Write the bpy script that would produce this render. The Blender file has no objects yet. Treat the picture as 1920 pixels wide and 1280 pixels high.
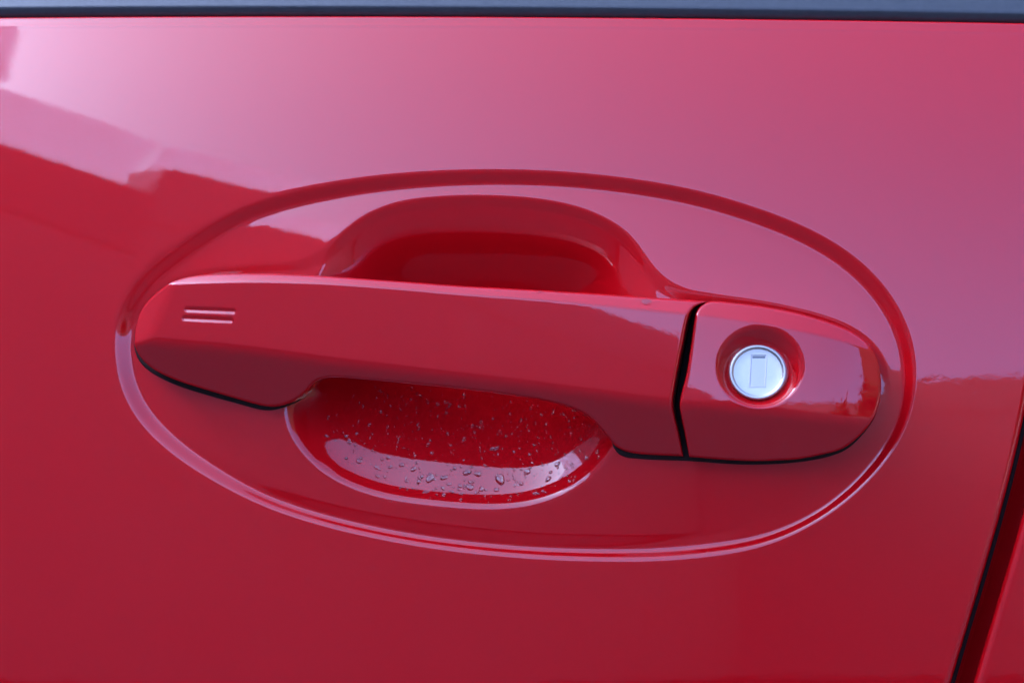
import bpy, math, random
import numpy as np

random.seed(7)
rng = np.random.default_rng(7)
sc = bpy.context.scene

# ------------------------------------------------------------------ camera, sky, sun, exposure
# Door frame: u along the car, v up the door, w outwards (millimetres). The door leans back by PITCH.
PITCH = math.radians(12.0)
YAW = math.radians(8.0)          # camera stands a little towards the rear of the car
DIST = 900.0
LENS, SENSOR = 100.0, 36.0
CAM = DIST * np.array([math.sin(YAW), 0.0, math.cos(YAW)])
C_FWD = -CAM / DIST
C_RIGHT = np.array([math.cos(YAW), 0.0, -math.sin(YAW)])
C_UP = np.array([0.0, 1.0, 0.0])
ORIGIN = np.array([0.0, 0.0, 0.95])
AX_U = np.array([1.0, 0, 0])
AX_W = np.array([0, -math.cos(PITCH), math.sin(PITCH)])
AX_V = np.array([0, math.sin(PITCH), math.cos(PITCH)])
ROT = np.stack([AX_U, AX_V, AX_W], axis=1)      # door -> world

from mathutils import Matrix
def mat4(R, t):
    m = Matrix.Identity(4)
    for i in range(3):
        for j in range(3):
            m[i][j] = float(R[i, j])
        m[i][3] = float(t[i])
    return m

DOOR_M = mat4(ROT, ORIGIN)
cam_d = bpy.data.cameras.new('camera')
cam = bpy.data.objects.new('camera', cam_d)
sc.collection.objects.link(cam)
cam_d.lens, cam_d.sensor_width = LENS, SENSOR
cam_d.clip_start, cam_d.clip_end = 0.01, 2000.0
cam.matrix_world = mat4(ROT @ np.stack([C_RIGHT, C_UP, -C_FWD], axis=1), ORIGIN + ROT @ CAM * 0.001)
cam_d.dof.use_dof = True
cam_d.dof.focus_distance = 0.905
cam_d.dof.aperture_fstop = 14.0
sc.camera = cam

SUN_EL, SUN_AZ = math.radians(31.0), math.radians(-80.0)   # azimuth from straight out of the door, + to the right
world = bpy.data.worlds.new('World')
sc.world = world
world.use_nodes = True
wn = world.node_tree
bg = wn.nodes['Background']
sky = wn.nodes.new('ShaderNodeTexSky')
sky.sky_type = 'NISHITA'
sky.sun_disc = False
sky.sun_elevation = SUN_EL
# direction towards the sun
SUN_DIR = np.array([math.sin(SUN_AZ) * math.cos(SUN_EL), -math.cos(SUN_AZ) * math.cos(SUN_EL), math.sin(SUN_EL)])
sky.sun_rotation = math.atan2(SUN_DIR[0], SUN_DIR[1])
sky.air_density, sky.dust_density, sky.ozone_density = 0.31, 4.6, 10.0
wn.links.new(sky.outputs[0], bg.inputs[0])
bg.inputs[1].default_value = 0.12

sun_d = bpy.data.lights.new('sun', 'SUN')
sun_d.energy, sun_d.angle, sun_d.color = 2.0, math.radians(0.5), (1.0, 0.96, 0.9)
sun = bpy.data.objects.new('sun', sun_d)
sc.collection.objects.link(sun)
from mathutils import Vector
sun.rotation_euler = Vector((-SUN_DIR).tolist()).to_track_quat('-Z', 'Y').to_euler()
sun.location = (SUN_DIR * 20).tolist()

sc.view_settings.view_transform = 'Standard'
sc.view_settings.look = 'None'
sc.view_settings.gamma = 1.0
sc.view_settings.use_curve_mapping = False
sc.view_settings.exposure = 4.45
sc.cycles.max_bounces = 10
sc.cycles.use_denoising = True

# ------------------------------------------------------------------ pixel of the reference view -> point on the door
def pix(px, py, w=0.0):
    px, py = np.asarray(px, float), np.asarray(py, float)
    d = (LENS * C_FWD[:, None] + ((px.ravel() - 960) / 1920 * SENSOR) * C_RIGHT[:, None]
         + ((640 - py.ravel()) / 1920 * SENSOR) * C_UP[:, None])
    t = (np.broadcast_to(np.asarray(w, float), px.shape).ravel() - CAM[2]) / d[2]
    p = CAM[:, None] + t * d
    return p[0].reshape(px.shape), p[1].reshape(px.shape)

def smooth(x, a, b):
    t = np.clip((x - a) / (b - a), 0, 1)
    return t * t * (3 - 2 * t)
def smoother(x, a, b):
    t = np.clip((x - a) / (b - a), 0, 1)
    return t * t * t * (t * (6 * t - 15) + 10)
def smin(a, b, k):
    h = np.clip(0.5 + 0.5 * (b - a) / k, 0, 1)
    return b + (a - b) * h - k * h * (1 - h)
def smax(a, b, k):
    return -smin(-a, -b, k)

# ------------------------------------------------------------------ smooth outline curves with signed distance (inside > 0)
class Curve:
    def __init__(self, pts, closed=False, sigma=1.5, n=3000):
        P = np.asarray(pts, float)
        self.closed = closed
        if closed:
            Q = np.vstack([P[-1:], P, P[:2]])
        else:
            Q = np.vstack([2 * P[0] - P[1], P, 2 * P[-1] - P[-2]])
        out = []
        for i in range(1, len(Q) - 2):
            t = np.linspace(0, 1, 60, endpoint=False)[:, None]
            p0, p1, p2, p3 = Q[i - 1], Q[i], Q[i + 1], Q[i + 2]
            out.append(0.5 * (2 * p1 + (p2 - p0) * t + (2 * p0 - 5 * p1 + 4 * p2 - p3) * t ** 2 + (3 * p1 - p0 - 3 * p2 + p3) * t ** 3))
        out = np.vstack(out + ([out[0][:1]] if closed else [Q[-2][None]]))
        for it in range(2):
            out = self.resample(out, n)
            if sigma and it == 0:
                step = np.linalg.norm(out[1] - out[0])
                r = max(1, int(3 * sigma / step))
                k = np.exp(-0.5 * (np.arange(-r, r + 1) * step / sigma) ** 2)
                k /= k.sum()
                if closed:
                    o = np.vstack([out[-r - 1:-1], out, out[1:r + 1]])
                else:
                    o = np.vstack([2 * out[0] - out[r:0:-1], out, 2 * out[-1] - out[-2:-r - 2:-1]])
                out = np.stack([np.convolve(o[:, j], k, 'valid') for j in (0, 1)], 1)
        self.P = out
        self.n = n
        self.step = np.linalg.norm(np.diff(out, axis=0), axis=1).mean()
        if closed:
            e = np.vstack([out[-2:-1], out, out[1:2]])
            T = e[2:] - e[:-2]
        else:
            T = np.gradient(out, axis=0)
        self.T = T / np.linalg.norm(T, axis=1)[:, None]
        A = out
        area = 0.5 * np.sum(A[:-1, 0] * A[1:, 1] - A[1:, 0] * A[:-1, 1]) if closed else 1
        self.sgn = 1 if area > 0 else -1
    @staticmethod
    def resample(P, n):
        s = np.concatenate([[0], np.cumsum(np.linalg.norm(np.diff(P, axis=0), axis=1))])
        q = np.linspace(0, s[-1], n)
        return np.stack([np.interp(q, s, P[:, 0]), np.interp(q, s, P[:, 1])], 1)
    def at(self, t):
        if self.closed:
            t = np.mod(t, self.n - 1)
        else:
            t = np.clip(t, 0, self.n - 1.0001)
        i = np.minimum(t.astype(int), self.n - 2)
        f = (t - i)[:, None]
        return self.P[i] * (1 - f) + self.P[i + 1] * f, self.T[i] * (1 - f) + self.T[i + 1] * f
    def sdf(self, u, v):
        X = np.stack([np.ravel(u), np.ravel(v)], 1)
        res = np.empty(len(X))
        m = 10
        Pc = self.P[::m]
        for a in range(0, len(X), 20000):
            x = X[a:a + 20000]
            d2 = (x[:, 0:1] - Pc[None, :, 0]) ** 2 + (x[:, 1:2] - Pc[None, :, 1]) ** 2
            t = d2.argmin(1).astype(float) * m
            for _ in range(4):
                p, T = self.at(t)
                st = ((x - p) * T).sum(1) / self.step
                t = t + np.clip(st, -8, 8)
            p, T = self.at(t)
            r = x - p
            cr = T[:, 0] * r[:, 1] - T[:, 1] * r[:, 0]
            res[a:a + 20000] = np.hypot(r[:, 0], r[:, 1]) * np.sign(cr) * self.sgn
        return res.reshape(np.shape(u))

def line_fn(px_pts, w):
    """v as a smooth function of u along a line digitised in the reference view."""
    a = np.asarray(px_pts, float)
    u, v = pix(a[:, 0], a[:, 1], w)
    c = Curve(np.stack([u, v], 1), sigma=3.0, n=600)
    cu, cv = c.P[:, 0], c.P[:, 1]
    s0 = (cv[5] - cv[0]) / (cu[5] - cu[0]); s1 = (cv[-1] - cv[-6]) / (cu[-1] - cu[-6])
    def f(x):
        y = np.interp(x, cu, cv)
        return y + np.where(x < cu[0], (x - cu[0]) * s0, 0) + np.where(x > cu[-1], (x - cu[-1]) * s1, 0)
    return f

def prof_fn(pts, sigma=4.0):
    """smooth w(u) from (reference px, mm) pairs"""
    a = np.asarray(pts, float)
    u, _ = pix(a[:, 0], np.full(len(a), 640.0), 10.0)
    x = np.linspace(u[0] - 40, u[-1] + 40, 1600)
    y = np.interp(x, u, a[:, 1])
    st = x[1] - x[0]; r = int(3 * sigma / st)
    k = np.exp(-0.5 * (np.arange(-r, r + 1) * st / sigma) ** 2); k /= k.sum()
    y = np.convolve(np.pad(y, r, mode='edge'), k, 'valid')
    return lambda q: np.interp(q, x, y)

# ------------------------------------------------------------------ materials
def new_mat(name):
    m = bpy.data.materials.new(name)
    m.use_nodes = True
    return m, m.node_tree, m.node_tree.nodes['Principled BSDF']

def paint_material():
    m, nt, b = new_mat('red_clearcoat_paint')
    tc = nt.nodes.new('ShaderNodeTexCoord')
    n1 = nt.nodes.new('ShaderNodeTexNoise'); n1.inputs['Scale'].default_value = 380; n1.inputs['Detail'].default_value = 2
    n2 = nt.nodes.new('ShaderNodeTexNoise'); n2.inputs['Scale'].default_value = 60; n2.inputs['Detail'].default_value = 1
    add = nt.nodes.new('ShaderNodeMath'); add.operation = 'MULTIPLY_ADD'; add.inputs[1].default_value = 2.0
    bump = nt.nodes.new('ShaderNodeBump'); bump.inputs['Strength'].default_value = 1.0; bump.inputs['Distance'].default_value = 0.000008
    nt.links.new(tc.outputs['Object'], n1.inputs['Vector']); nt.links.new(tc.outputs['Object'], n2.inputs['Vector'])
    nt.links.new(n2.outputs['Fac'], add.inputs[0]); nt.links.new(n1.outputs['Fac'], add.inputs[2])
    nt.links.new(add.outputs[0], bump.inputs['Height'])
    nt.links.new(bump.outputs[0], b.inputs['Coat Normal'])
    b.inputs['Base Color'].default_value = (0.53, 0.0024, 0.006, 1)
    b.inputs['Roughness'].default_value = 0.45
    b.inputs['Specular IOR Level'].default_value = 0.0
    b.inputs['Coat Weight'].default_value = 1.0
    b.inputs['Coat Roughness'].default_value = 0.015
    b.inputs['Coat IOR'].default_value = 1.6
    return m

def simple(name, col, rough, metal=0.0, spec=0.5, noise=None):
    m, nt, b = new_mat(name)
    b.inputs['Base Color'].default_value = (*col, 1)
    b.inputs['Roughness'].default_value = rough
    b.inputs['Metallic'].default_value = metal
    b.inputs['Specular IOR Level'].default_value = spec
    if noise:
        sc_, amt, dist = noise
        tc = nt.nodes.new('ShaderNodeTexCoord')
        n = nt.nodes.new('ShaderNodeTexNoise'); n.inputs['Scale'].default_value = sc_; n.inputs['Detail'].default_value = 5
        nt.links.new(tc.outputs['Object'], n.inputs['Vector'])
        r = nt.nodes.new('ShaderNodeMapRange'); r.inputs[3].default_value = 1 - amt; r.inputs[4].default_value = 1 + amt
        nt.links.new(n.outputs['Fac'], r.inputs[0])
        mx = nt.nodes.new('ShaderNodeVectorMath'); mx.operation = 'SCALE'
        mx.inputs[0].default_value = col
        nt.links.new(r.outputs[0], mx.inputs['Scale']); nt.links.new(mx.outputs[0], b.inputs['Base Color'])
        bp = nt.nodes.new('ShaderNodeBump'); bp.inputs['Distance'].default_value = dist; bp.inputs['Strength'].default_value = 0.5
        nt.links.new(n.outputs['Fac'], bp.inputs['Height']); nt.links.new(bp.outputs[0], b.inputs['Normal'])
    return m

PAINT = paint_material()
RUBBER = simple('black_rubber', (0.024, 0.013, 0.011), 0.75, spec=0.15, noise=(900, 0.3, 0.00002))
STRIP = simple('grey_black_vinyl', (0.040, 0.042, 0.045), 0.36, noise=(400, 0.25, 0.00001))
CHROME = simple('satin_lock_metal', (0.64, 0.55, 0.47), 0.36, 1.0, noise=(700, 0.06, 0.000004))
SLOTM = simple('slot_shutter_metal', (0.60, 0.52, 0.45), 0.40, 1.0)
SLOTE = simple('slot_edge_metal', (0.22, 0.21, 0.20), 0.5, 1.0)  # darker grey metal of the bar across the slot top
DARK = simple('dark_inner', (0.01, 0.008, 0.008), 0.8)
GLASSM = simple('dark_tinted_glass', (0.01, 0.012, 0.012), 0.03)
ASPHALT = simple('asphalt', (0.085, 0.085, 0.088), 0.85, noise=(60, 0.4, 0.004))
FACADE = simple('grey_render', (0.52, 0.475, 0.455), 0.8, noise=(1.5, 0.15, 0.004))
FACADE_MID = simple('brown_grey_render', (0.50, 0.455, 0.435), 0.8, noise=(1.5, 0.15, 0.004))
FACADE_DARK = simple('dark_grey_render', (0.28, 0.25, 0.24), 0.8, noise=(1.5, 0.15, 0.004))
FASCIA = simple('dark_fascia', (0.42, 0.38, 0.365), 0.7, noise=(1.5, 0.15, 0.004))
PLINTH = simple('dark_plinth', (0.07, 0.068, 0.066), 0.85, noise=(2.0, 0.2, 0.004))
SIDE_DARK = simple('added_side_dark', (0.018, 0.014, 0.013), 0.95, spec=0.05, noise=(3.0, 0.3, 0.004))  # near-black tone of the added side building
def water_material():
    m, nt, b = new_mat('water')
    b.inputs['Base Color'].default_value = (1, 1, 1, 1)
    b.inputs['Roughness'].default_value = 0.0
    b.inputs['IOR'].default_value = 1.38
    b.inputs['Transmission Weight'].default_value = 1.0
    return m
WATER = water_material()

# ------------------------------------------------------------------ object helpers
def mesh_obj(name, verts, faces, mat, parent=None, scale=0.001, smooth_shade=True):
    me = bpy.data.meshes.new(name)
    V = np.asarray(verts, float) * scale
    F = np.asarray(faces, np.int32) if not isinstance(faces, list) else faces
    if isinstance(F, np.ndarray):
        nf, k = F.shape
        me.vertices.add(len(V)); me.vertices.foreach_set('co', V.ravel())
        me.loops.add(nf * k); me.loops.foreach_set('vertex_index', F.ravel())
        me.polygons.add(nf)
        me.polygons.foreach_set('loop_start', np.arange(0, nf * k, k, dtype=np.int32))
        me.update(calc_edges=True)
    else:
        me.from_pydata(V.tolist(), [], F)
    me.polygons.foreach_set('use_smooth', np.full(len(me.polygons), smooth_shade))
    me.materials.append(mat)
    me.validate()
    o = bpy.data.objects.new(name, me)
    sc.collection.objects.link(o)
    if parent:
        o.parent = parent
    return o

def grid_faces(nr, nc, flip=False, wrap=False):
    i = np.arange(nr - 1)[:, None]; j = np.arange(nc if wrap else nc - 1)[None, :]
    j2 = (j + 1) % nc
    f = np.stack([i * nc + j, i * nc + j2, (i + 1) * nc + j2, (i + 1) * nc + j], -1).reshape(-1, 4)
    return f[:, ::-1] if flip else f

def thing(name, label, cat, M=None, group=None):
    o = bpy.data.objects.new(name, None)
    sc.collection.objects.link(o)
    o.empty_display_size = 0.05
    if M is not None:
        o.matrix_world = M
    o['label'] = label; o['category'] = cat; o['kind'] = 'thing'
    if group:
        o['group'] = group
    return o

def box(name, lo, hi, mat, parent=None, scale=1.0):
    x0, y0, z0 = lo; x1, y1, z1 = hi
    v = [(x0, y0, z0), (x1, y0, z0), (x1, y1, z0), (x0, y1, z0), (x0, y0, z1), (x1, y0, z1), (x1, y1, z1), (x0, y1, z1)]
    f = [(0, 3, 2, 1), (4, 5, 6, 7), (0, 1, 5, 4), (1, 2, 6, 5), (2, 3, 7, 6), (3, 0, 4, 7)]
    return mesh_obj(name, v, f, mat, parent, scale, False)

# ================================================================== surroundings (seen only as reflections in the paint)
g = mesh_obj('ground', [(-300, -300, 0), (300, -300, 0), (300, 300, 0), (-300, 300, 0)], [(0, 1, 2, 3)], ASPHALT, None, 1.0, False)
g['kind'] = 'structure'

def wall_block(name, plan, z0, z1, mat, parent=None):
    """closed prism over a plan polygon (counter-clockwise)"""
    n = len(plan)
    P = [(x, y, z0) for x, y in plan] + [(x, y, z1) for x, y in plan]
    F = [tuple(range(n - 1, -1, -1)), tuple(range(n, 2 * n))] + [(i, (i + 1) % n, n + (i + 1) % n, n + i) for i in range(n)]
    return mesh_obj(name, P, F, mat, parent, 1.0, False)
def face_line(a, b, t):
    return (a[0] + (b[0] - a[0]) * t, a[1] + (b[1] - a[1]) * t)
def offset_quad(a, b, d0, d1):
    """strip of plan along a-b between offsets d0 and d1 away from the car (normal pointing to -x)"""
    dx, dy = b[0] - a[0], b[1] - a[1]; L = math.hypot(dx, dy)
    nx, ny = dy / L, -dx / L
    q = [(a[0] + nx * d0, a[1] + ny * d0), (b[0] + nx * d0, b[1] + ny * d0), (b[0] + nx * d1, b[1] + ny * d1), (a[0] + nx * d1, a[1] + ny * d1)]
    ar = sum(q[i][0] * q[(i + 1) % 4][1] - q[(i + 1) % 4][0] * q[i][1] for i in range(4))
    return q if ar > 0 else q[::-1]
A0, A1, A2, A3 = (-6.6, 3.4), (-4.72, -8.52), (0.98, -21.8), (17.0, -19.3)
def building(name, label, a, b, z_top, z_fascia, wall=None):
    t = thing(name, label, 'building', mat4(np.eye(3), (0, 0, 0)))
    wall_block('plinth', offset_quad(a, b, -0.05, 7.0), 0.0, 0.35, PLINTH, t)
    wall_block('wall', offset_quad(a, b, 0.0, 7.0), 0.35, z_fascia, wall or FACADE, t)
    wall_block('fascia', offset_quad(a, b, -0.02, 7.0), z_fascia, z_top, wall or FASCIA, t)
    return t
building('low_building', 'lower grey building mirrored left of the step in the reflected roofline', A0, A1, 6.45, 5.1)
building('long_building', 'longer grey building mirrored right of the step in the reflected roofline', face_line(A1, A2, -0.01), A2, 7.3, 5.8, FACADE_MID)
building('far_building', 'grey building mirrored as the level roofline beside the shut line', A2, A3, 7.0, 6.2, FACADE_DARK)
building('added_side_building', 'unseen dark building added to darken what the handle pocket and lock cover mirror', A3, (13.0, 14.0), 15.0, 14.6, SIDE_DARK)  # added out of view to keep right-hand reflections in the pocket dark
# made-up milky screen, backlit by the sun to give the paler mirrored band
def milky():
    m, nt, b = new_mat('milky_translucent')
    b.inputs['Base Color'].default_value = (0.40, 0.43, 0.56, 1); b.inputs['Roughness'].default_value = 0.4
    t = nt.nodes.new('ShaderNodeBsdfTranslucent'); t.inputs[0].default_value = (0.42, 0.46, 0.72, 1)
    mx = nt.nodes.new('ShaderNodeMixShader'); mx.inputs[0].default_value = 0.3
    nt.links.new(b.outputs[0], mx.inputs[1]); nt.links.new(t.outputs[0], mx.inputs[2])
    nt.links.new(mx.outputs[0], nt.nodes['Material Output'].inputs[0])
    return m
MILKY = milky()
rs = thing('stand_in_screen', 'added milky screen standing in for the paler band mirrored above the dark roofline', 'screen', mat4(np.eye(3), (0, 0, 0)))
def sheet(name, a, b, z0, z1):
    q = offset_quad(a, b, 0.5, 0.5)
    qa, qb = (q[0], q[1])
    return mesh_obj(name, [(*qa, z0), (*qb, z0), (*qb, z1), (*qa, z1)], [(0, 1, 2, 3)], MILKY, rs, 1.0, False)
def poly_sheet(name, pts):
    q = offset_quad(A0, A1, 0.5, 0.5)
    P = []
    for t, z in pts:
        p = face_line(A0, A1, t)
        P.append((p[0] - 0.49, p[1] - 0.08, z))
    return mesh_obj(name, P, [tuple(range(len(P)))], MILKY, rs, 1.0, False)
poly_sheet('screen_panel', [(0.40, 6.4), (0.735, 6.4), (0.735, 8.8), (0.63, 10.6), (0.40, 10.6)])
poly_sheet('screen_panel', [(0.737, 6.4), (1.0, 6.4), (1.0, 8.45), (0.737, 8.45)])
sheet('screen_panel', A1, face_line(A1, A2, 0.20), 7.25, 8.45)
# trees off to the right, mirrored in the curved end of the lock cover
LEAF = simple('leaf', (0.012, 0.018, 0.010), 0.9, spec=0.1)
BARK = simple('bark', (0.07, 0.055, 0.04), 0.9, noise=(8, 0.3, 0.01))
def tree(name, label, x, y, h, seed):
    r_ = np.random.default_rng(seed)
    t = thing(name, label, 'tree', mat4(np.eye(3), (x, y, 0)), 'trees mirrored in the lock cover')
    P, n = [], 10
    hs = np.linspace(0, h * 0.75, 8)
    for k, z in enumerate(hs):
        rr = 0.22 * (1 - 0.8 * k / 7)
        for q in range(n):
            a = 2 * math.pi * q / n
            P.append((rr * math.cos(a) + 0.08 * math.sin(z), rr * math.sin(a), z))
    mesh_obj('trunk', P, grid_faces(8, n, wrap=True), BARK, t, 1.0)
    cl = r_.normal(0, 1, (26, 3)); cl /= np.linalg.norm(cl, axis=1)[:, None]
    cl = cl * (r_.random((26, 1)) ** 0.4) * np.array([h * 0.27, h * 0.27, h * 0.28]) + np.array([0, 0, h * 0.66])
    V, F = [], []
    for c in cl:
        for _ in range(150):
            p = c + r_.normal(0, h * 0.055, 3)
            a, b = r_.normal(0, 1, 3), r_.normal(0, 1, 3)
            a /= np.linalg.norm(a); b -= a * a.dot(b); b /= np.linalg.norm(b)
            sz = 0.09 + 0.08 * r_.random()
            k = len(V)
            V += [p - a * sz, p + b * sz * 0.5, p + a * sz, p - b * sz * 0.5]
            F.append((k, k + 1, k + 2, k + 3))
    cr = mesh_obj('crown', V, np.array(F), LEAF, t, 1.0, False)
    return t
tree('leafy_tree', 'nearer leafy tree mirrored in the rounded end of the lock cover', 9.0, -9.5, 4.7, 3)
tree('leafy_tree', 'lowest leafy tree mirrored in the rounded end of the lock cover', 7.4, -12.0, 4.6, 8)
tree('leafy_tree', 'farther leafy tree mirrored in the rounded end of the lock cover', 14.5, -9.0, 5.6, 5)

# ================================================================== door skin
_vt = np.linspace(-260, 200, 4601)
_a = 3 + 0.06 * _vt + 0.0012 * np.clip(_vt, 0, 125) ** 2
_b = -np.concatenate([[0], np.cumsum(np.tan(np.radians(0.5 * (_a[1:] + _a[:-1]))) * np.diff(_vt))])
_b -= np.interp(0.0, _vt, _b)
RU = 1400.0
def base(u, v):
    return np.interp(v, _vt, _b) - u * u / (2 * RU)

def pix_base(px, py, off=0.0):
    u, v = pix(px, py, 0.0)
    for _ in range(8):
        u, v = pix(px, py, base(u, v) + off)
    return u, v

def curve_px(pts, off, sigma, closed=True, n=3000):
    a = np.asarray(pts, float)
    u, v = pix_base(a[:, 0], a[:, 1], off)
    return Curve(np.stack([u, v], 1), closed, sigma, n)

RIM_PX = [(205, 645), (213, 575), (250, 502), (310, 452), (400, 403), (500, 365), (600, 342), (700, 326), (800, 317), (900, 313),
          (1000, 314), (1100, 320), (1200, 332), (1300, 350), (1400, 378), (1500, 415), (1580, 458), (1640, 507), (1685, 565),
          (1712, 625), (1722, 680), (1718, 745), (1695, 815), (1650, 880), (1590, 940), (1510, 993), (1410, 1032), (1260, 1052),
          (1110, 1054), (960, 1047), (800, 1029), (650, 1000), (520, 962), (410, 912), (320, 857), (255, 795), (217, 725)]
BOWL_PX = [(560, 610), (585, 530), (620, 460), (655, 420), (700, 392), (760, 373), (850, 364), (930, 364), (1010, 370), (1085, 385),
           (1150, 413), (1190, 445), (1218, 490), (1235, 560), (1236, 640), (1215, 730), (1180, 810), (1145, 862), (1110, 900),
           (1060, 931), (1000, 951), (940, 958), (880, 957), (800, 950), (720, 938), (650, 915), (600, 885), (560, 845), (533, 795), (530, 720)]
SEAT_PX = [(243, 640), (248, 598), (270, 560), (302, 528), (350, 505), (450, 492), (575, 487), (750, 495), (1000, 515), (1200, 528), (1330, 548),
           (1450, 566), (1560, 594), (1628, 628), (1664, 675), (1675, 730), (1662, 790), (1625, 838), (1560, 868), (1400, 881),
           (1280, 873), (1180, 867), (1130, 850), (900, 800), (620, 765), (510, 778), (450, 764), (300, 712), (256, 680)]
RIM = curve_px(RIM_PX, -0.3, 6.0)
BOWL = curve_px(BOWL_PX, -2.6, 4.0)
SEAT = curve_px(SEAT_PX, -2.5, 3.0)
# lower lip and left wall of the pocket as separate strands (inside > 0)
BOWL_B = curve_px([(330, 700), (430, 770), (500, 822), (560, 860), (600, 886), (650, 914), (720, 938), (800, 950), (880, 957), (940, 958), (1000, 951),
                   (1060, 931), (1110, 900), (1145, 862), (1180, 810), (1215, 730), (1240, 640)], -2.6, 4.0, False)
BOWL_L = curve_px([(560, 560), (540, 640), (530, 720), (533, 795), (560, 845), (600, 885), (650, 925), (720, 970)], -2.6, 4.0, False)

_dd = np.linspace(0, 60, 3001)
def depth_table(pts, sig=0.5):
    a = np.asarray(pts, float)
    sl = np.interp(_dd, a[:, 0], a[:, 1])
    st = _dd[1]; r = int(3 * sig / st)
    k = np.exp(-0.5 * (np.arange(-r, r + 1) * st / sig) ** 2); k /= k.sum()
    sl = np.convolve(np.pad(sl, r, mode='reflect', reflect_type='odd'), k, 'valid')
    return np.concatenate([[0], np.cumsum(0.5 * (sl[1:] + sl[:-1]) * np.diff(_dd))])
BOWL_LO = depth_table([(0, 0), (1.2, 0.32), (2.2, 0.80), (3.6, 0.90), (4.8, 0.75), (6.2, 0.55), (8, 0.50), (12, 0.52), (18, 0.52), (25, 0.42), (36, 0.26), (55, 0.1), (60, 0.1)], 0.5)
BOWL_LEFT = depth_table([(0, 0), (1.2, 0.32), (2.2, 0.80), (3.6, 1.0), (12, 1.1), (60, 1.1)], 0.5)
BOWL_UP = depth_table([(0, 0), (1.5, 0.28), (4, 0.40), (9, 0.50), (12, 0.66), (16, 0.78), (22, 0.72), (30, 0.5), (45, 0.3), (60, 0.1)], 0.9)
EC = RIM.P.mean(0); ERX, ERY = np.ptp(RIM.P[:, 0]) / 2, np.ptp(RIM.P[:, 1]) / 2

def skin(u, v):
    u = np.asarray(u, float); v = np.asarray(v, float)
    w = base(u, v)
    m = (u > -140) & (u < 145) & (v > -85) & (v < 70)
    if m.any():
        uu, vv = u[m], v[m]
        dr = RIM.sdf(uu, vv)
        db = BOWL.sdf(uu, vv)
        ds = smax(SEAT.sdf(uu, vv), db, 13.0)
        w = w.copy()
        wid = 4.6 + 2.2 * smooth(vv, -35, 25)
        wid = wid - 1.2 * smooth(uu, 60, 100) * (1 - smooth(vv, -35, 0))
        wid = wid + 6.0 * (1 - smooth(uu, -116, -84)) * smooth(vv, -8, 30)
        wid = wid + 2.6 * (1 - smooth(uu, -116, -78)) * (1 - smooth(vv, -8, 10))
        vmid = np.interp(uu, [-120, 60, 96, 112, 125], [0.0, -10.0, -13.0, -26.0, -32.0])
        seatk = smooth(vv - vmid, -9, 7)
        dl = np.interp(np.maximum(db, BOWL_L.sdf(uu, vv)) * (db > 0), _dd, BOWL_LEFT)
        dlo = np.interp(np.maximum(db, BOWL_B.sdf(uu, vv)) * (db > 0), _dd, BOWL_LO)
        low_d = smin(dl, dlo, 0.05 + 0.5 * np.minimum(dl, dlo))
        crown = 2.4 * np.clip(1 - ((uu - EC[0]) / ERX) ** 2 - ((vv - EC[1]) / ERY) ** 2, 0, 1)
        f = smooth(vv, -10, 14)
        w[m] += (-2.4 * smoother(dr / wid, 0, 1) + crown * smooth(dr, 0, 9) - (0.75 + 0.35 * smooth(uu, -20, 40)) * (1 - 0.6 * smooth(uu, 98, 113)) * (1 - 0.85 * smooth(uu, 92, 108) * (1 - smooth(vv, -24, 0))) * seatk * smooth(ds, 0, 4.5)
                 - (1 - f) * low_d - f * np.interp(db, _dd, BOWL_UP))
    return w

# gap to the rear door, and top edge, as curves on the door plane
def gap_curve(pts):
    a = np.asarray(pts, float)
    u, v = pix_base(a[:, 0], a[:, 1])
    o = np.argsort(v)
    co = np.polyfit(v[o], u[o], 3)
    lo, hi = v.min(), v.max()
    d = np.polyder(co)
    def f(x):
        xc = np.clip(x, lo, hi)
        return np.polyval(co, xc) + np.polyval(d, xc) * (x - xc)
    return f
GAP_L = gap_curve([(1928, 740), (1904, 850), (1872, 980), (1836, 1100), (1795, 1240), (1770, 1325)])
_ut, _vt2 = pix_base([0, 1920], [38, 49])
def top_v(u):
    return _vt2[0] + (u - _ut[0]) * (_vt2[1] - _vt2[0]) / (_ut[1] - _ut[0])

front = thing('front_door', 'glossy red front car door with recessed pull handle and lock', 'car door', DOOR_M)

def axis(fine_lo, fine_hi, step, lo, hi, coarse=3.0):
    a = np.arange(lo, fine_lo, coarse); b = np.arange(fine_lo, fine_hi, step)
    c = np.arange(fine_hi, hi, coarse)
    return np.concatenate([a, b, c, [hi]])

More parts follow.
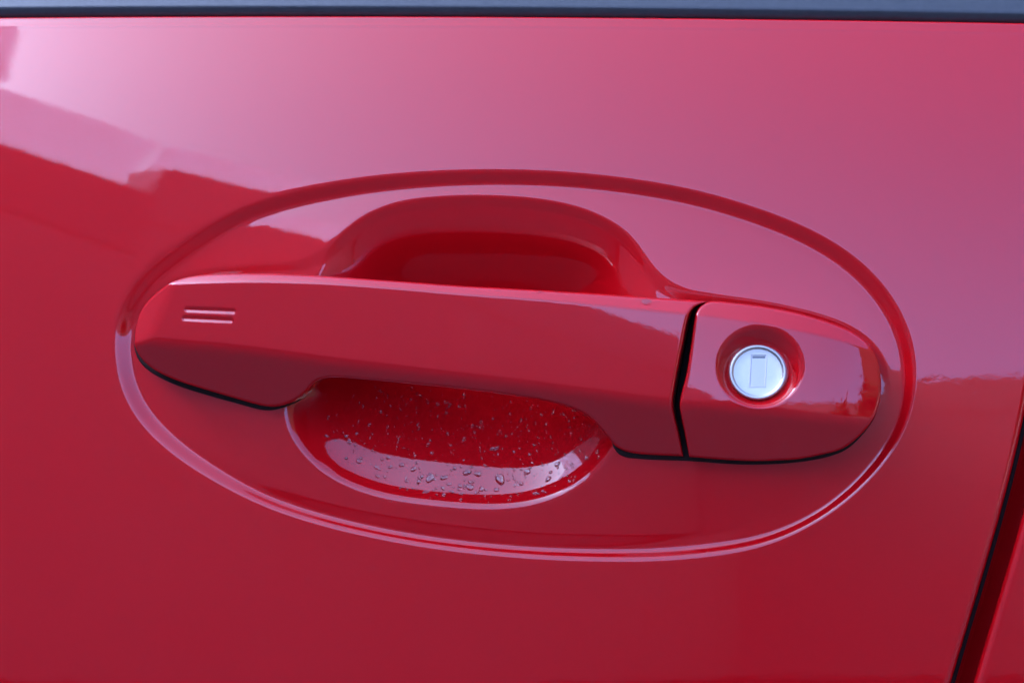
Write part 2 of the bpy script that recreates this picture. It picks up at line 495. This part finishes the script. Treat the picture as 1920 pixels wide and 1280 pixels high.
def build_skin(name, parent, u_axis_fn, vs, left_roll=False, right_roll=False, hfun=skin, R=2.6):
    """u_axis_fn(v) -> row of u values. Top edge rolls back; chosen side edge rolls back."""
    rows = []
    for v in vs:
        rows.append(u_axis_fn(v))
    U = np.array(rows); V = np.repeat(vs[:, None], U.shape[1], 1)
    V = V + smooth(V, vs[-1] - 12, vs[-1]) * (top_v(U) - vs[-1])
    W = hfun(U, V)
    # bead just below the top edge
    tv = top_v(U) - V
    W = W + 0.10 * np.exp(-((tv - 2.2) / 0.7) ** 2)
    ph = np.linspace(0, math.pi / 2, 9)[1:]
    # top roll
    Rt = 1.6
    eu, ev, ew = U[-1], V[-1], W[-1]
    slope = (W[-1] - W[-3]) / (V[-1] - V[-3])
    an = np.arctan(-slope)
    for p in np.concatenate([ph, [None, None]]):
        if p is None:
            nw = W[-1] - 9; nv = V[-1] - 0.2
        else:
            a2 = an + (math.pi / 2 + 0.3 - an) * (p / (math.pi / 2))
            nv = ev + Rt * (np.sin(a2) - np.sin(an)); nw = ew + Rt * (np.cos(a2) - np.cos(an))
        U = np.vstack([U, eu[None]]); V = np.vstack([V, np.broadcast_to(nv, eu.shape)[None]]); W = np.vstack([W, nw[None]])
    def side(Ue, Ve, We, sg):
        cols = []
        for p in ph:
            cols.append((Ue + sg * R * np.sin(p), Ve, We - R * (1 - np.cos(p))))
        cols.append((Ue + sg * R * 1.0, Ve, We - R - 4)); cols.append((Ue + sg * (R - 0.3), Ve, We - R - 14))
        return cols
    if right_roll:
        for cu, cv, cw in side(U[:, -1].copy(), V[:, -1].copy(), W[:, -1].copy(), 1):
            U = np.hstack([U, cu[:, None]]); V = np.hstack([V, cv[:, None]]); W = np.hstack([W, cw[:, None]])
    if left_roll:
        for cu, cv, cw in side(U[:, 0].copy(), V[:, 0].copy(), W[:, 0].copy(), -1):
            U = np.hstack([cu[:, None], U]); V = np.hstack([cv[:, None], V]); W = np.hstack([cw[:, None], W])
    P = np.stack([U, V, W], -1).reshape(-1, 3)
    return mesh_obj(name, P, grid_faces(U.shape[0], U.shape[1]), PAINT, parent)

STEP = 0.45
V_TOP = float(top_v(np.array(0.0)))
vs_main = axis(-112, V_TOP - 6, STEP, -230, V_TOP - 6, 3.0)
vs_main = np.concatenate([vs_main, np.linspace(V_TOP - 6, V_TOP, 30)[1:]])
tau = axis(-178, 150, STEP, -330, 170, 3.0)
tau = (tau - tau[0]) / (tau[-1] - tau[0])
build_skin('outer_skin', front, lambda v: -330 + tau * (GAP_L(v) - 2.6 + 330), vs_main, right_roll=True)

# ------------------------------------------------------------------ rear door
rear = thing('rear_door', 'glossy red rear car door edge beyond the dark shut line', 'car door', DOOR_M)
GAPW = 7.0
tr = np.concatenate([np.arange(0, 30, 1.0), np.arange(30, 200, 5.0)])
build_skin('outer_skin', rear, lambda v: GAP_L(v) + GAPW + 2.6 + tr, vs_main[::2] if len(vs_main) % 2 else np.concatenate([vs_main[:-1:2], vs_main[-1:]]), left_roll=True, hfun=lambda u, v: base(u, v))

# door inner frames and seal behind the gap
def ribbon(name, parent, u0, u1, w, mat):
    vv = np.linspace(-230, V_TOP - 2, 60)
    P = []
    for v in vv:
        c = float(GAP_L(v)); b0 = float(base(np.array(c), np.array(v)))
        for (du, dw) in ((u0, w - 3), (u0, w), (u1, w), (u1, w - 3)):
            P.append((c + du, v, b0 + dw))
    return mesh_obj(name, P, grid_faces(60, 4), mat, parent)
ribbon('inner_flange', front, -30, 3.2, -16.5, PAINT)
ribbon('inner_flange', rear, 3.0, 40, -18.5, PAINT)
# tubular rubber seal in the gap, on the rear door edge
vv = np.linspace(-230, V_TOP - 2, 80); th = np.linspace(0, 2 * math.pi, 12, endpoint=False)
P = [(float(GAP_L(v)) + 1.0 + 0.8 * math.cos(t), v, float(base(np.array(float(GAP_L(v))), np.array(v))) - 12.0 + 0.8 * math.sin(t)) for v in vv for t in th]
mesh_obj('door_seal', P, grid_faces(80, 12, wrap=True), RUBBER, rear)

# ------------------------------------------------------------------ belt weatherstrip and glass above it
def strip(name, parent, prof, ua, ub, mat, n=60):
    P = []
    for u in np.linspace(ua, ub, n):
        tv = float(top_v(np.array(u))); tw = float(base(np.array(u), np.array(tv)))
        for (dv, dw) in prof:
            P.append((u, tv + dv, tw + dw))
    return mesh_obj(name, P, grid_faces(n, len(prof), flip=True), mat, parent)
def rounded(pts, r=0.5, k=5):
    out = []
    pts = [np.array(p, float) for p in pts]
    for i, p in enumerate(pts):
        if i in (0, len(pts) - 1):
            out.append(tuple(p)); continue
        a = pts[i - 1] - p; b = pts[i + 1] - p
        la, lb = np.linalg.norm(a), np.linalg.norm(b)
        q = min(r, la * 0.45, lb * 0.45)
        p0, p1 = p + a / la * q, p + b / lb * q
        for t in np.linspace(0, 1, k):
            out.append(tuple((1 - t) ** 2 * p0 + 2 * t * (1 - t) * p + t * t * p1))
    return out
GU = float(GAP_L(V_TOP)) + 2.6
STRIP_PROF = rounded([(1.6, -9), (0.9, -3.0), (1.3, -2.2), (2.2, -1.5), (4.3, -0.5), (12, -6.5), (15, -10), (15.5, -14)], 1.1)
strip('belt_weatherstrip', front, STRIP_PROF, -330, GU, STRIP)
strip('belt_weatherstrip', rear, STRIP_PROF, GU + 4, GU + 205, STRIP)
strip('window_glass', front, [(4, -11.5), (160, -75), (160, -78), (4, -14.5)], -330, GU - 4, GLASSM, 4)
strip('window_glass', rear, [(4, -11.5), (160, -75), (160, -78), (4, -14.5)], GU + 12, GU + 205, GLASSM, 4)

# ================================================================== pull handle
def strand(pts, w, sigma, n=3000):
    a = np.asarray(pts, float)
    wv = w if np.isscalar(w) else np.array([w(x) for x in a[:, 0]])
    u, v = pix(a[:, 0], a[:, 1], wv)
    return np.stack([u, v], 1)

HW = prof_fn([(200, 7.0), (262, 9.0), (330, 11.5), (450, 14.0), (650, 16.5), (900, 17.2), (1100, 16.5), (1262, 15.5), (1400, 14.5)], 8.0)
H_LOW = line_fn([(255, 632), (290, 640), (400, 649), (500, 660), (640, 679), (800, 698), (1000, 722), (1150, 742), (1290, 760)], 15.0)
H_TOP = line_fn([(285, 538), (330, 533), (400, 530), (500, 529), (660, 535), (870, 552), (1000, 561), (1130, 573), (1320, 592)], 15.0)
_eu, _ev = pix([321, 286], [535, 640], 12.0)
def handle_raw(u, v):
    vl, vt = H_LOW(u), H_TOP(u)
    w0 = HW(u)
    main = w0 - math.tan(math.radians(0.0)) * (v - vl) - 0.0011 * (v - vl) * np.abs(v - vl)
    mt = w0 - math.tan(math.radians(0.0)) * (vt - vl) - 0.0011 * (vt - vl) ** 2
    low = w0 + 0.74 * (v - vl) + 0.3
    top = mt - 0.85 * (v - vt) + 0.15
    h = smin(main, low, 1.8)
    h = smin(h, top, 0.35)
    # end facet on the left
    du, dv = _eu[0] - _eu[1], _ev[0] - _ev[1]
    L = math.hypot(du, dv)
    s = ((u - _eu[1]) * dv - (v - _ev[1]) * du) / L      # + to the right of the line
    end = HW(_eu.mean() + 0 * u) + 0.35 + 0.62 * s
    return smin(h, end, 1.1)

def edge_px(pts, raw, drop=1.0):
    a = np.asarray(pts, float)
    u, v = pix(a[:, 0], a[:, 1], 10.0)
    for _ in range(12):
        u, v = pix(a[:, 0], a[:, 1], raw(u, v) - drop)
    return np.stack([u, v], 1)

H_A = [(1327, 565), (1300, 563), (1215, 557), (1130, 551), (1000, 543), (870, 536), (760, 528), (659, 521), (583, 516), (501, 513), (419, 513),
       (364, 517), (328, 526), (310, 536), (290, 551), (268, 576), (256, 606), (252, 640), (260, 664), (274, 681), (296, 697), (337, 715),
       (391, 732), (446, 748), (490, 760), (520, 762), (550, 752), (574, 734), (590, 716), (612, 708), (650, 708), (740, 716), (850, 727),
       (940, 738), (1020, 751), (1075, 766), (1110, 786), (1136, 815), (1156, 838), (1185, 849), (1230, 853), (1281, 855)]
H_B = [(1281, 855), (1273, 815), (1264, 778), (1261, 750), (1271, 690), (1280, 645), (1289, 600), (1297, 580), (1310, 571), (1327, 565)]

class Blob:
    """A solid with a height-field face inside a closed outline: strand A runs round the free end, strand B is the cut end."""
    def __init__(self, A, B, raw, sigA=0.9, sigB=0.8, rnd=1.1, inside=1):
        self.A = Curve(edge_px(A, raw), False, sigA); self.B = Curve(edge_px(B, raw), False, sigB)
        self.A.sgn = inside; self.B.sgn = inside
        self.raw, self.rnd = raw, rnd
    def sdf(self, u, v):
        return smin(self.A.sdf(u, v), self.B.sdf(u, v), 0.5)
    def height(self, u, v, extra=None):
        d = np.clip(self.sdf(u, v), 0, None)
        r = self.rnd
        q = np.clip(r - d, 0, r)
        h = self.raw(u, v) - (r - np.sqrt(np.maximum(r * r - q * q, 0)))
        if extra is not None:
            h = h + extra(u, v)
        return h
    def mesh(self, name, mat, parent, back, ns=700, nt=70, extra=None):
        A = self.A.P
        tip = np.argmin(A[:, 0]) if A[0, 0] > A[:, 0].mean() else np.argmax(A[:, 0])
        top = A[:tip + 1][::-1]; bot = A[tip:]
        if top[:, 1].mean() < bot[:, 1].mean():
            top, bot = bot, top
        s = np.linspace(0, 1, ns)
        # u position along each strand: quadratic near the tip, dense at the cut end
        g = np.where(s < 0.2, s * s / 0.4 * 1.0, 0)
        m = s >= 0.2
        g[m] = 0.1 + (s[m] - 0.2)
        g = g / g[-1]
        g = 0.93 * g + 0.07 * (1 - (1 - g) ** 6)
        def strandpts(c):
            # monotone in |u - tip|
            x = np.abs(c[:, 0] - c[0, 0]); x = np.maximum.accumulate(x) + np.arange(len(x)) * 1e-9
            q = g * x[-1]
            return np.stack([np.interp(q, x, c[:, 0]), np.interp(q, x, c[:, 1])], 1)
        T, Bt = strandpts(top), strandpts(bot)
        # cut-end curve from bottom to top
        E = self.B.P
        if np.linalg.norm(E[0] - bot[-1]) > np.linalg.norm(E[-1] - bot[-1]):
            E = E[::-1]
        es = np.concatenate([[0], np.cumsum(np.linalg.norm(np.diff(E, axis=0), axis=1))]); es /= es[-1]
        off = np.array([0, .05, .12, .22, .35, .5, .7, .95, 1.25, 1.6, 2.0, 2.5])
        L = np.linalg.norm(T - Bt, axis=1)
        U = np.zeros((nt, ns)); V = np.zeros((nt, ns))
        for j in range(ns):
            sc_ = min(1.0, 0.3 * L[j] / 2.5)
            o = off * sc_ / max(L[j], 1e-6)
            t = np.concatenate([o, np.linspace(o[-1], 1 - o[-1], nt - 2 * len(o) + 2)[1:-1], (1 - o)[::-1]])
            x = Bt[j] + t[:, None] * (T[j] - Bt[j])
            e = np.stack([np.interp(t, es, E[:, 0]), np.interp(t, es, E[:, 1])], 1)
            straight = bot[-1] + t[:, None] * (top[-1] - bot[-1])
            x = x + (e - straight) * (g[j] ** 8)
            U[:, j], V[:, j] = x[:, 0], x[:, 1]
        W = self.height(U, V, extra)
        # closed back: border loop pushed back
        P = np.stack([U, V, W], -1)
        nf = nt * ns
        F = grid_faces(nt, ns)
        tri = P.reshape(-1, 3)[F[len(F) // 2]]
        n = np.cross(tri[1] - tri[0], tri[2] - tri[0])
        if n[2] < 0:
            F = F[:, ::-1]
        loop = np.concatenate([np.arange(0, ns), ns * np.arange(1, nt) + ns - 1, (nt - 1) * ns + np.arange(ns - 2, -1, -1)])
        if n[2] < 0:
            loop = loop[::-1]
        pts = P.reshape(-1, 3)
        ring = pts[loop]
        bw = np.minimum(back(ring[:, 0], ring[:, 1]), ring[:, 2] - 0.5)
        levels = []
        for fr in (0.15, 0.45, None, bw):
            r_ = ring.copy()
            if fr is None:
                r_[:, 2] = ring[:, 2] * 0.5 + bw * 0.5
            elif np.isscalar(fr):
                r_[:, 2] = np.maximum(ring[:, 2] - fr, bw)
            else:
                r_[:, 2] = fr
            levels.append(r_)
        k = len(loop)
        allp = np.vstack([pts] + levels)
        def quad(a, b):
            return np.stack([a[:-1], b[:-1], b[1:], a[1:]], 1)
        idx = [loop] + [nf + q * k + np.arange(k) for q in range(len(levels))]
        F = np.vstack([F] + [quad(idx[q], idx[q + 1]) for q in range(len(levels))])
        i2 = idx[-1]
        # flat back: top and bottom loops joined
        nb = ns
        bi = i2[:nb]; ti = i2[-nb:][::-1]
        F = np.vstack([F, quad(bi, ti)])
        o = mesh_obj(name, allp, F, mat, parent)
        # deep part of the cut end coloured dark, to darken the gap
        o.data.materials.append(RUBBER)
        n0 = (nt - 1) * (ns - 1)
        mi = np.zeros(len(o.data.polygons), np.int32)
        seg = np.arange(k - 1)
        cut = (seg >= ns - 1) & (seg < ns + nt - 2)
        if n[2] < 0:
            cut = cut[::-1]
        for q in range(1, len(levels)):
            mi[n0 + q * (k - 1):n0 + (q + 1) * (k - 1)] = cut if q > 2 else 0
        o.data.polygons.foreach_set('material_index', mi)
        return o

# sensor grooves on the face
def groove_def(px0, px1):
    (u0, u1), (v0, v1) = pix([px0[0], px1[0]], [px0[1], px1[1]], 12.5)
    return np.array([u0, v0]), np.array([u1, v1])
GROOVES = [groove_def((349, 580), (440, 583.5)), groove_def((344, 596.5), (435, 600.5))]
def groove_depth(u, v, gdef, w=1.15, dep=0.42):
    a, b = gdef
    ab = b - a; L = np.hypot(*ab)
    t = np.clip(((u - a[0]) * ab[0] + (v - a[1]) * ab[1]) / L ** 2, 0, 1)
    d = np.hypot(u - a[0] - t * ab[0], v - a[1] - t * ab[1])
    return -dep * (1 - smooth(d, 0.05, w))
def all_grooves(u, v):
    return groove_depth(u, v, GROOVES[0]) + groove_depth(u, v, GROOVES[1])

handle = Blob(H_A, H_B, handle_raw, inside=1)
_gu, _ = pix([540, 640, 1080, 1170], [740] * 4, 8.0)
def handle_back(u, v):
    grip = smooth(u, _gu[0], _gu[1]) * (1 - smooth(u, _gu[2], _gu[3]))
    foot = base(u, v) - 2.6
    return foot * (1 - grip) + (HW(u) - 14) * grip
ph = handle.mesh('pull_handle', PAINT, front, handle_back, ns=760, nt=110, extra=all_grooves)
for gd in GROOVES:
    a, b = gd
    n1, n2 = 90, 22
    t = np.linspace(-0.06, 1.06, n1); s = np.linspace(-1.0, 1.0, n2)
    ab = b - a; L = np.hypot(*ab); nrm = np.array([-ab[1], ab[0]]) / L
    ext = 1.0
    tt, ss = np.meshgrid(np.linspace(-ext, L + ext, n1), s * 1.05)
    Uq = a[0] + ab[0] / L * tt + nrm[0] * ss; Vq = a[1] + ab[1] / L * tt + nrm[1] * ss
    inside = 0.035 * np.minimum(1, (-groove_depth(Uq, Vq, gd)) / 0.05) - 0.012
    Wq = handle.height(Uq, Vq, all_grooves) + inside
    mesh_obj('sensor_line', np.stack([Uq, Vq, Wq], -1).reshape(-1, 3), grid_faces(n2, n1), PAINT, ph)

# ================================================================== lock cover
CW = prof_fn([(1200, 15.8), (1280, 15.4), (1400, 14.4), (1500, 12.8), (1580, 10.2), (1640, 6.5), (1700, 2.0)], 7.0)
C_LOW = line_fn([(1265, 757), (1350, 763), (1450, 772), (1550, 783), (1660, 795)], 13.0)
C_TOP = line_fn([(1300, 590), (1380, 600), (1460, 613), (1540, 630), (1600, 646), (1660, 668)], 13.0)
LC = [float(x) for x in np.ravel(pix([1424.0], [688.0], 14.0))]
def cover_shell(u, v):
    vl, vt = C_LOW(u), C_TOP(u)
    w0 = CW(u)
    a = math.tan(math.radians(1.9))
    main = w0 - a * (v - vl) - 0.0018 * (v - vl) * np.abs(v - vl)
    mt = w0 - a * (vt - vl) - 0.0018 * (vt - vl) ** 2
    low = w0 + 0.66 * (v - vl) + 0.25
    top = mt - 0.62 * (v - vt) + 0.1
    return smin(smin(main, low, 1.5), top, 0.3)
LOCK_D = 4.6
R1, R2 = 13.0, 9.3
def funnel(u, v):
    t = np.full(np.shape(u), 0.5)
    for _ in range(12):
        cx, cy = LC[0] - 0.7 * t, LC[1] - 1.5 * t
        rho = np.hypot(u - cx, (v - cy) * 1.06)
        t = 0.5 * t + 0.5 * np.clip((R1 - rho) / (R1 - R2), -0.2, 1.3)
    tt = t
    # soft lip
    lip = smax(tt, 0 * tt, 0.28) - 0.0
    lip = np.where(tt < -0.19, 0, lip)
    lip = smin(lip, 1 + 0 * tt, 0.1)
    return -LOCK_D * lip
C_A = [(1329, 565), (1342, 564), (1400, 570), (1437, 575), (1485, 584), (1527, 595), (1570, 609), (1603, 624), (1630, 645), (1644, 668), (1650, 692),
       (1652, 728), (1645, 770), (1625, 803), (1585, 838), (1545, 851), (1497, 860), (1450, 863), (1408, 864), (1350, 861), (1292, 856)]
C_B = [(1292, 856), (1284, 815), (1276, 775), (1274, 755), (1280, 728), (1287, 700), (1295, 650), (1302, 600), (1306, 584), (1314, 572), (1329, 565)]
cover = Blob(C_A, C_B, cover_shell, inside=-1, sigA=1.2)
lcov = cover.mesh('lock_cover', PAINT, front, lambda u, v: base(u, v) - 2.6, ns=420, nt=190, extra=funnel)

# lock cylinder: turned metal disc, its raised rim and the key slot shutter
lc = np.array([LC[0] - 0.75, LC[1] - 1.55])
ls = 1e-3
w_c = float(cover_shell(np.array(lc[0]), np.array(lc[1]))) - LOCK_D + 0.9
gx = (float(cover_shell(np.array(lc[0] + 2), np.array(lc[1]))) - float(cover_shell(np.array(lc[0] - 2), np.array(lc[1])))) / 4
LTILT = math.radians(9)
lx = np.array([1, 0, gx]); lx /= np.linalg.norm(lx)
lz = np.array([-gx, math.sin(LTILT), math.cos(LTILT)]); lz /= np.linalg.norm(lz)
ly = np.cross(lz, lx)
def lathe(name, prof, mat, parent, n=96):
    P = []
    for r, h in prof:
        for k in range(n):
            a = 2 * math.pi * k / n
            P.append(np.array([lc[0], lc[1], w_c]) + lx * r * math.cos(a) + ly * r * 0.965 * math.sin(a) + lz * h)
    return mesh_obj(name, P, grid_faces(len(prof), n, flip=False, wrap=True), mat, parent)
cyl = lathe('lock_cylinder', [(8.9, -6), (8.9, -0.35), (8.8, -0.1), (8.55, 0.05), (8.2, 0.08), (7.75, 0.03), (7.55, -0.18), (7.4, -0.22), (4.5, -0.19), (0.01, -0.18)], CHROME, front)
lathe('rim_ring', [(8.86, -0.4), (8.86, -0.08), (8.7, 0.12), (8.3, 0.2), (7.95, 0.15), (7.75, 0.0), (7.72, -0.15)], CHROME, cyl)
def on_lock(x, y, h):
    return np.array([lc[0], lc[1], w_c]) + lx * x + ly * y + lz * h
def rect_ring(x0, x1, y0, y1, levels):
    P = []
    for ins, h in levels:
        for (x, y) in ((x0 + ins, y0 + ins), (x1 - ins, y0 + ins), (x1 - ins, y1 - ins), (x0 + ins, y1 - ins)):
            P.append(on_lock(x + 0.06 * y, y, h))
    F = []
    n = len(levels)
    for i in range(n - 1):
        for k in range(4):
            F.append((i * 4 + k, i * 4 + (k + 1) % 4, (i + 1) * 4 + (k + 1) % 4, (i + 1) * 4 + k))
    F.append(tuple((n - 1) * 4 + k for k in range(4)))
    return P, F
P, F = rect_ring(-2.3, 2.5, -4.6, 5.4, [(-0.25, -0.25), (-0.2, -0.12), (0.0, -0.10), (0.25, -0.165), (0.3, -0.17)])
mesh_obj('key_slot', P, F, SLOTM, cyl, smooth_shade=False)
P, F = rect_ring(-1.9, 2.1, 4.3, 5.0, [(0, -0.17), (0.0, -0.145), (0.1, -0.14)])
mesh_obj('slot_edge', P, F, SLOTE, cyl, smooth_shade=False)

# ------------------------------------------------------------------ rubber gaskets under the handle feet
def gasket(name, parent, pts_px, grow, top_off):
    c = curve_px(pts_px, -2.6, 1.5, True, 400)
    Nn = np.stack([c.T[:, 1], -c.T[:, 0]], 1) * c.sgn
    rings = []
    for off, dw in ((grow, -1.5), (grow, top_off - 0.5), (grow - 0.3, top_off - 0.12), (grow - 0.7, top_off), (-3.0, top_off), (-7.5, top_off + 0.3)):
        p = c.P[:-1] + Nn[:-1] * off
        rings.append(np.column_stack([p, np.maximum(skin(p[:, 0], p[:, 1]), base(p[:, 0], p[:, 1]) - 3.0) + dw]))
    n = len(rings[0])
    F = grid_faces(len(rings), n, wrap=True)
    P_ = np.vstack(rings)
    ctr = len(P_)
    P_ = np.vstack([P_, rings[-1].mean(0)[None]])
    k0 = (len(rings) - 1) * n
    F = [tuple(f) for f in F.tolist()] + [(k0 + q, k0 + (q + 1) % n, ctr) for q in range(n)]
    if c.sgn < 0:
        F = [f[::-1] for f in F]
    return mesh_obj(name, P_, F, RUBBER, parent)
LEFT_FOOT = [(253, 640), (258, 606), (270, 576), (292, 551), (315, 536), (370, 524), (450, 522), (540, 530), (590, 560), (605, 640), (596, 712),
             (570, 742), (545, 758), (515, 767), (490, 766), (446, 754), (391, 739), (337, 722), (296, 703), (272, 686), (258, 666)]
RIGHT_FOOT = [(1230, 600), (1300, 575), (1400, 578), (1480, 590), (1550, 608), (1610, 634), (1638, 665), (1648, 700), (1648, 735), (1640, 775), (1615, 812),
              (1575, 845), (1500, 862), (1400, 867), (1290, 860), (1200, 856), (1160, 846), (1150, 800), (1180, 700)]
gasket('foot_gasket', ph, LEFT_FOOT, 0.22, 0.9)
gasket('cover_gasket', lcov, RIGHT_FOOT, 0.55, 0.7)


# ================================================================== water drops
def hit(px, py, hf, w0=8.0, w1=-34.0):
    """first point of a height field seen at a reference pixel"""
    ws = np.arange(w0, w1, -0.1)
    u, v = pix(np.full(len(ws), px), np.full(len(ws), py), ws)
    h = hf(u, v)
    k = int(np.argmax(h >= ws))
    return np.array([u[k], v[k], h[k]])
def normal_at(p, hf, e=0.3):
    q = np.array([p[0] + e, p[0] - e, p[0], p[0]]); r = np.array([p[1], p[1], p[1] + e, p[1] - e])
    h = hf(q, r)
    n = np.array([-(h[0] - h[1]) / (2 * e), -(h[2] - h[3]) / (2 * e), 1.0])
    return n / np.linalg.norm(n)
def drop_geo(p, n, r, asp, ang, hgt, seg=20, rings=6):
    x = np.cross(np.array([0, 1.0, 0]), n); x /= np.linalg.norm(x)
    y = np.cross(n, x)
    ph_ = rng.random(3) * 6.28
    V = []
    for k in range(rings + 1):
        f = k / rings
        rr, hh = math.cos(f * math.pi / 2) if k < rings else 0.0, math.sin(f * math.pi / 2) ** 0.8
        for q in range(seg):
            a = 2 * math.pi * q / seg
            wob = 1 + 0.10 * math.sin(2 * a + ph_[0]) + 0.06 * math.sin(3 * a + ph_[1])
            lx_, ly_ = rr * r * asp * math.cos(a) * wob, rr * r * math.sin(a) * wob
            ca, sa = math.cos(ang), math.sin(ang)
            V.append(p + x * (lx_ * ca - ly_ * sa) + y * (lx_ * sa + ly_ * ca) + n * (hh * hgt * r - 0.04))
    base_c = len(V)
    V.append(p - n * 0.12)
    F = [tuple(f) for f in grid_faces(rings + 1, seg, wrap=True).tolist()]
    F += [(base_c, (q + 1) % seg, q) for q in range(seg)]
    return V, F
def zdrop(zx, zy, zr, asp=1.1, ang=0.2, hgt=0.42):
    return (480 + zx / 2.743, 680 + zy / 2.743, zr / 2.743 * 0.145, asp, ang, hgt)
NAMED = [(zdrop(1255, 598, 36, 0.85, 0.2, 0.4), 'largest water drop on the wet lower wall of the handle pocket', None),
         (zdrop(1235, 440, 13, 1.6, 0.5, 0.5), 'lone bright oval water drop high on the dark pocket floor', None),
         (zdrop(895, 590, 24, 1.5, 1.0, 0.4), 'long slanting water drop near the middle of the pocket wall', None),
         (zdrop(530, 505, 17, 1.1, 0, 0.4), 'leftmost sizeable water drop on the wet pocket wall', None),
         (zdrop(1550, 520, 17, 1.1, 0.8, 0.4), 'rightmost sizeable water drop on the wet pocket wall', None),
         (zdrop(1100, 638, 22, 1.2, 0.1, 0.4), 'lowest sizeable water drop close to the pocket lip', None)]
SAME = [(620, 535, 14, 1.2, -0.2), (692, 535, 13, 1.1, 0.3), (750, 525, 14, 1.2, 0.1), (810, 545, 15, 1.4, 0.7), (845, 590, 13, 1.3, 0.5), (970, 590, 15, 1.6, 0.4),
        (995, 622, 12, 1.3, 0.3), (1085, 563, 20, 1.3, 0.3), (1140, 570, 20, 1.15, 0.1), (1328, 552, 11, 0.6, 0.1), (1328, 597, 10, 0.9, 0.1), (1395, 560, 17, 1.3, 0.4),
        (775, 607, 11, 1.3, 0), (1365, 548, 9, 1.1, 0), (1420, 515, 9, 1.1, 0.5), (1475, 525, 9, 1.1, 0.5), (1005, 662, 11, 1.6, 0), (1055, 672, 11, 1.4, 0), (875, 662, 12, 2.2, 0.2)]
GRP = 'water drops on the pocket wall'
def add_drop(spec, label, hf=skin, grp=GRP):
    px, py, r, asp, ang, hgt = spec
    p = hit(px, py, hf, 30.0 if hf is not skin else 2.0)
    V, F = drop_geo(p, normal_at(p, hf), r, asp, ang, hgt)
    V = (ROT @ np.array(V).T).T * 0.001
    c = ORIGIN + (ROT @ p) * 0.001
    o = mesh_obj('water_drop', V - (ROT @ p) * 0.001, F, WATER, None, 1.0)
    o.location = c.tolist()
    o['label'] = label; o['category'] = 'water drop'; o['group'] = grp; o['kind'] = 'thing'
for spec, lab, _ in NAMED:
    add_drop(spec, lab)
for q in SAME:
    add_drop(zdrop(*q), 'small round water drop clinging to the wet pocket wall below the handle')
hh = lambda u, v: handle.height(np.asarray(u, float), np.asarray(v, float)) - 100 * (handle.sdf(u, v) < 0)
add_drop((1011, 547.5, 0.55, 1.3, 0, 0.55), 'tiny bright water drop on the handle top edge above the pocket', hh, 'water drops on the handle')
add_drop((1212, 566, 1.3, 1.3, 0, 0.30), 'flat water drop on the handle top edge near the lock', hh, 'water drops on the handle')
# fine spray
V, F = [], []
tries = count = 0
while count < 620 and tries < 3500:
    tries += 1
    px = rng.uniform(610, 1125); py = rng.uniform(722, 945)
    lim = 958 - 0.0013 * (px - 900) ** 2
    if py > lim - 12 or py < 712 + 0.09 * (px - 600) or rng.random() < 0.25 * (px < 700):
        continue
    p = hit(px, py, skin, 2.0)
    r = 0.15 + 0.42 * rng.random() ** 3
    if py > lim - 62 and rng.random() < 0.2:
        r = rng.uniform(0.4, 0.8)
    v_, f_ = drop_geo(p, normal_at(p, skin), r, rng.uniform(0.8, 1.6), rng.uniform(0, 3), 0.5, seg=8 if r < 0.35 else 14, rings=3 if r < 0.35 else 5)
    count += 1
    k = len(V)
    V += v_; F += [tuple(i + k for i in f) for f in f_]
V = (ROT @ np.array(V).T).T * 0.001 + ORIGIN
sp = mesh_obj('water_spray', V, F, WATER, None, 1.0)
sp['kind'] = 'stuff'; sp['label'] = 'fine spray of tiny water droplets inside the handle pocket'; sp['category'] = 'water droplets'
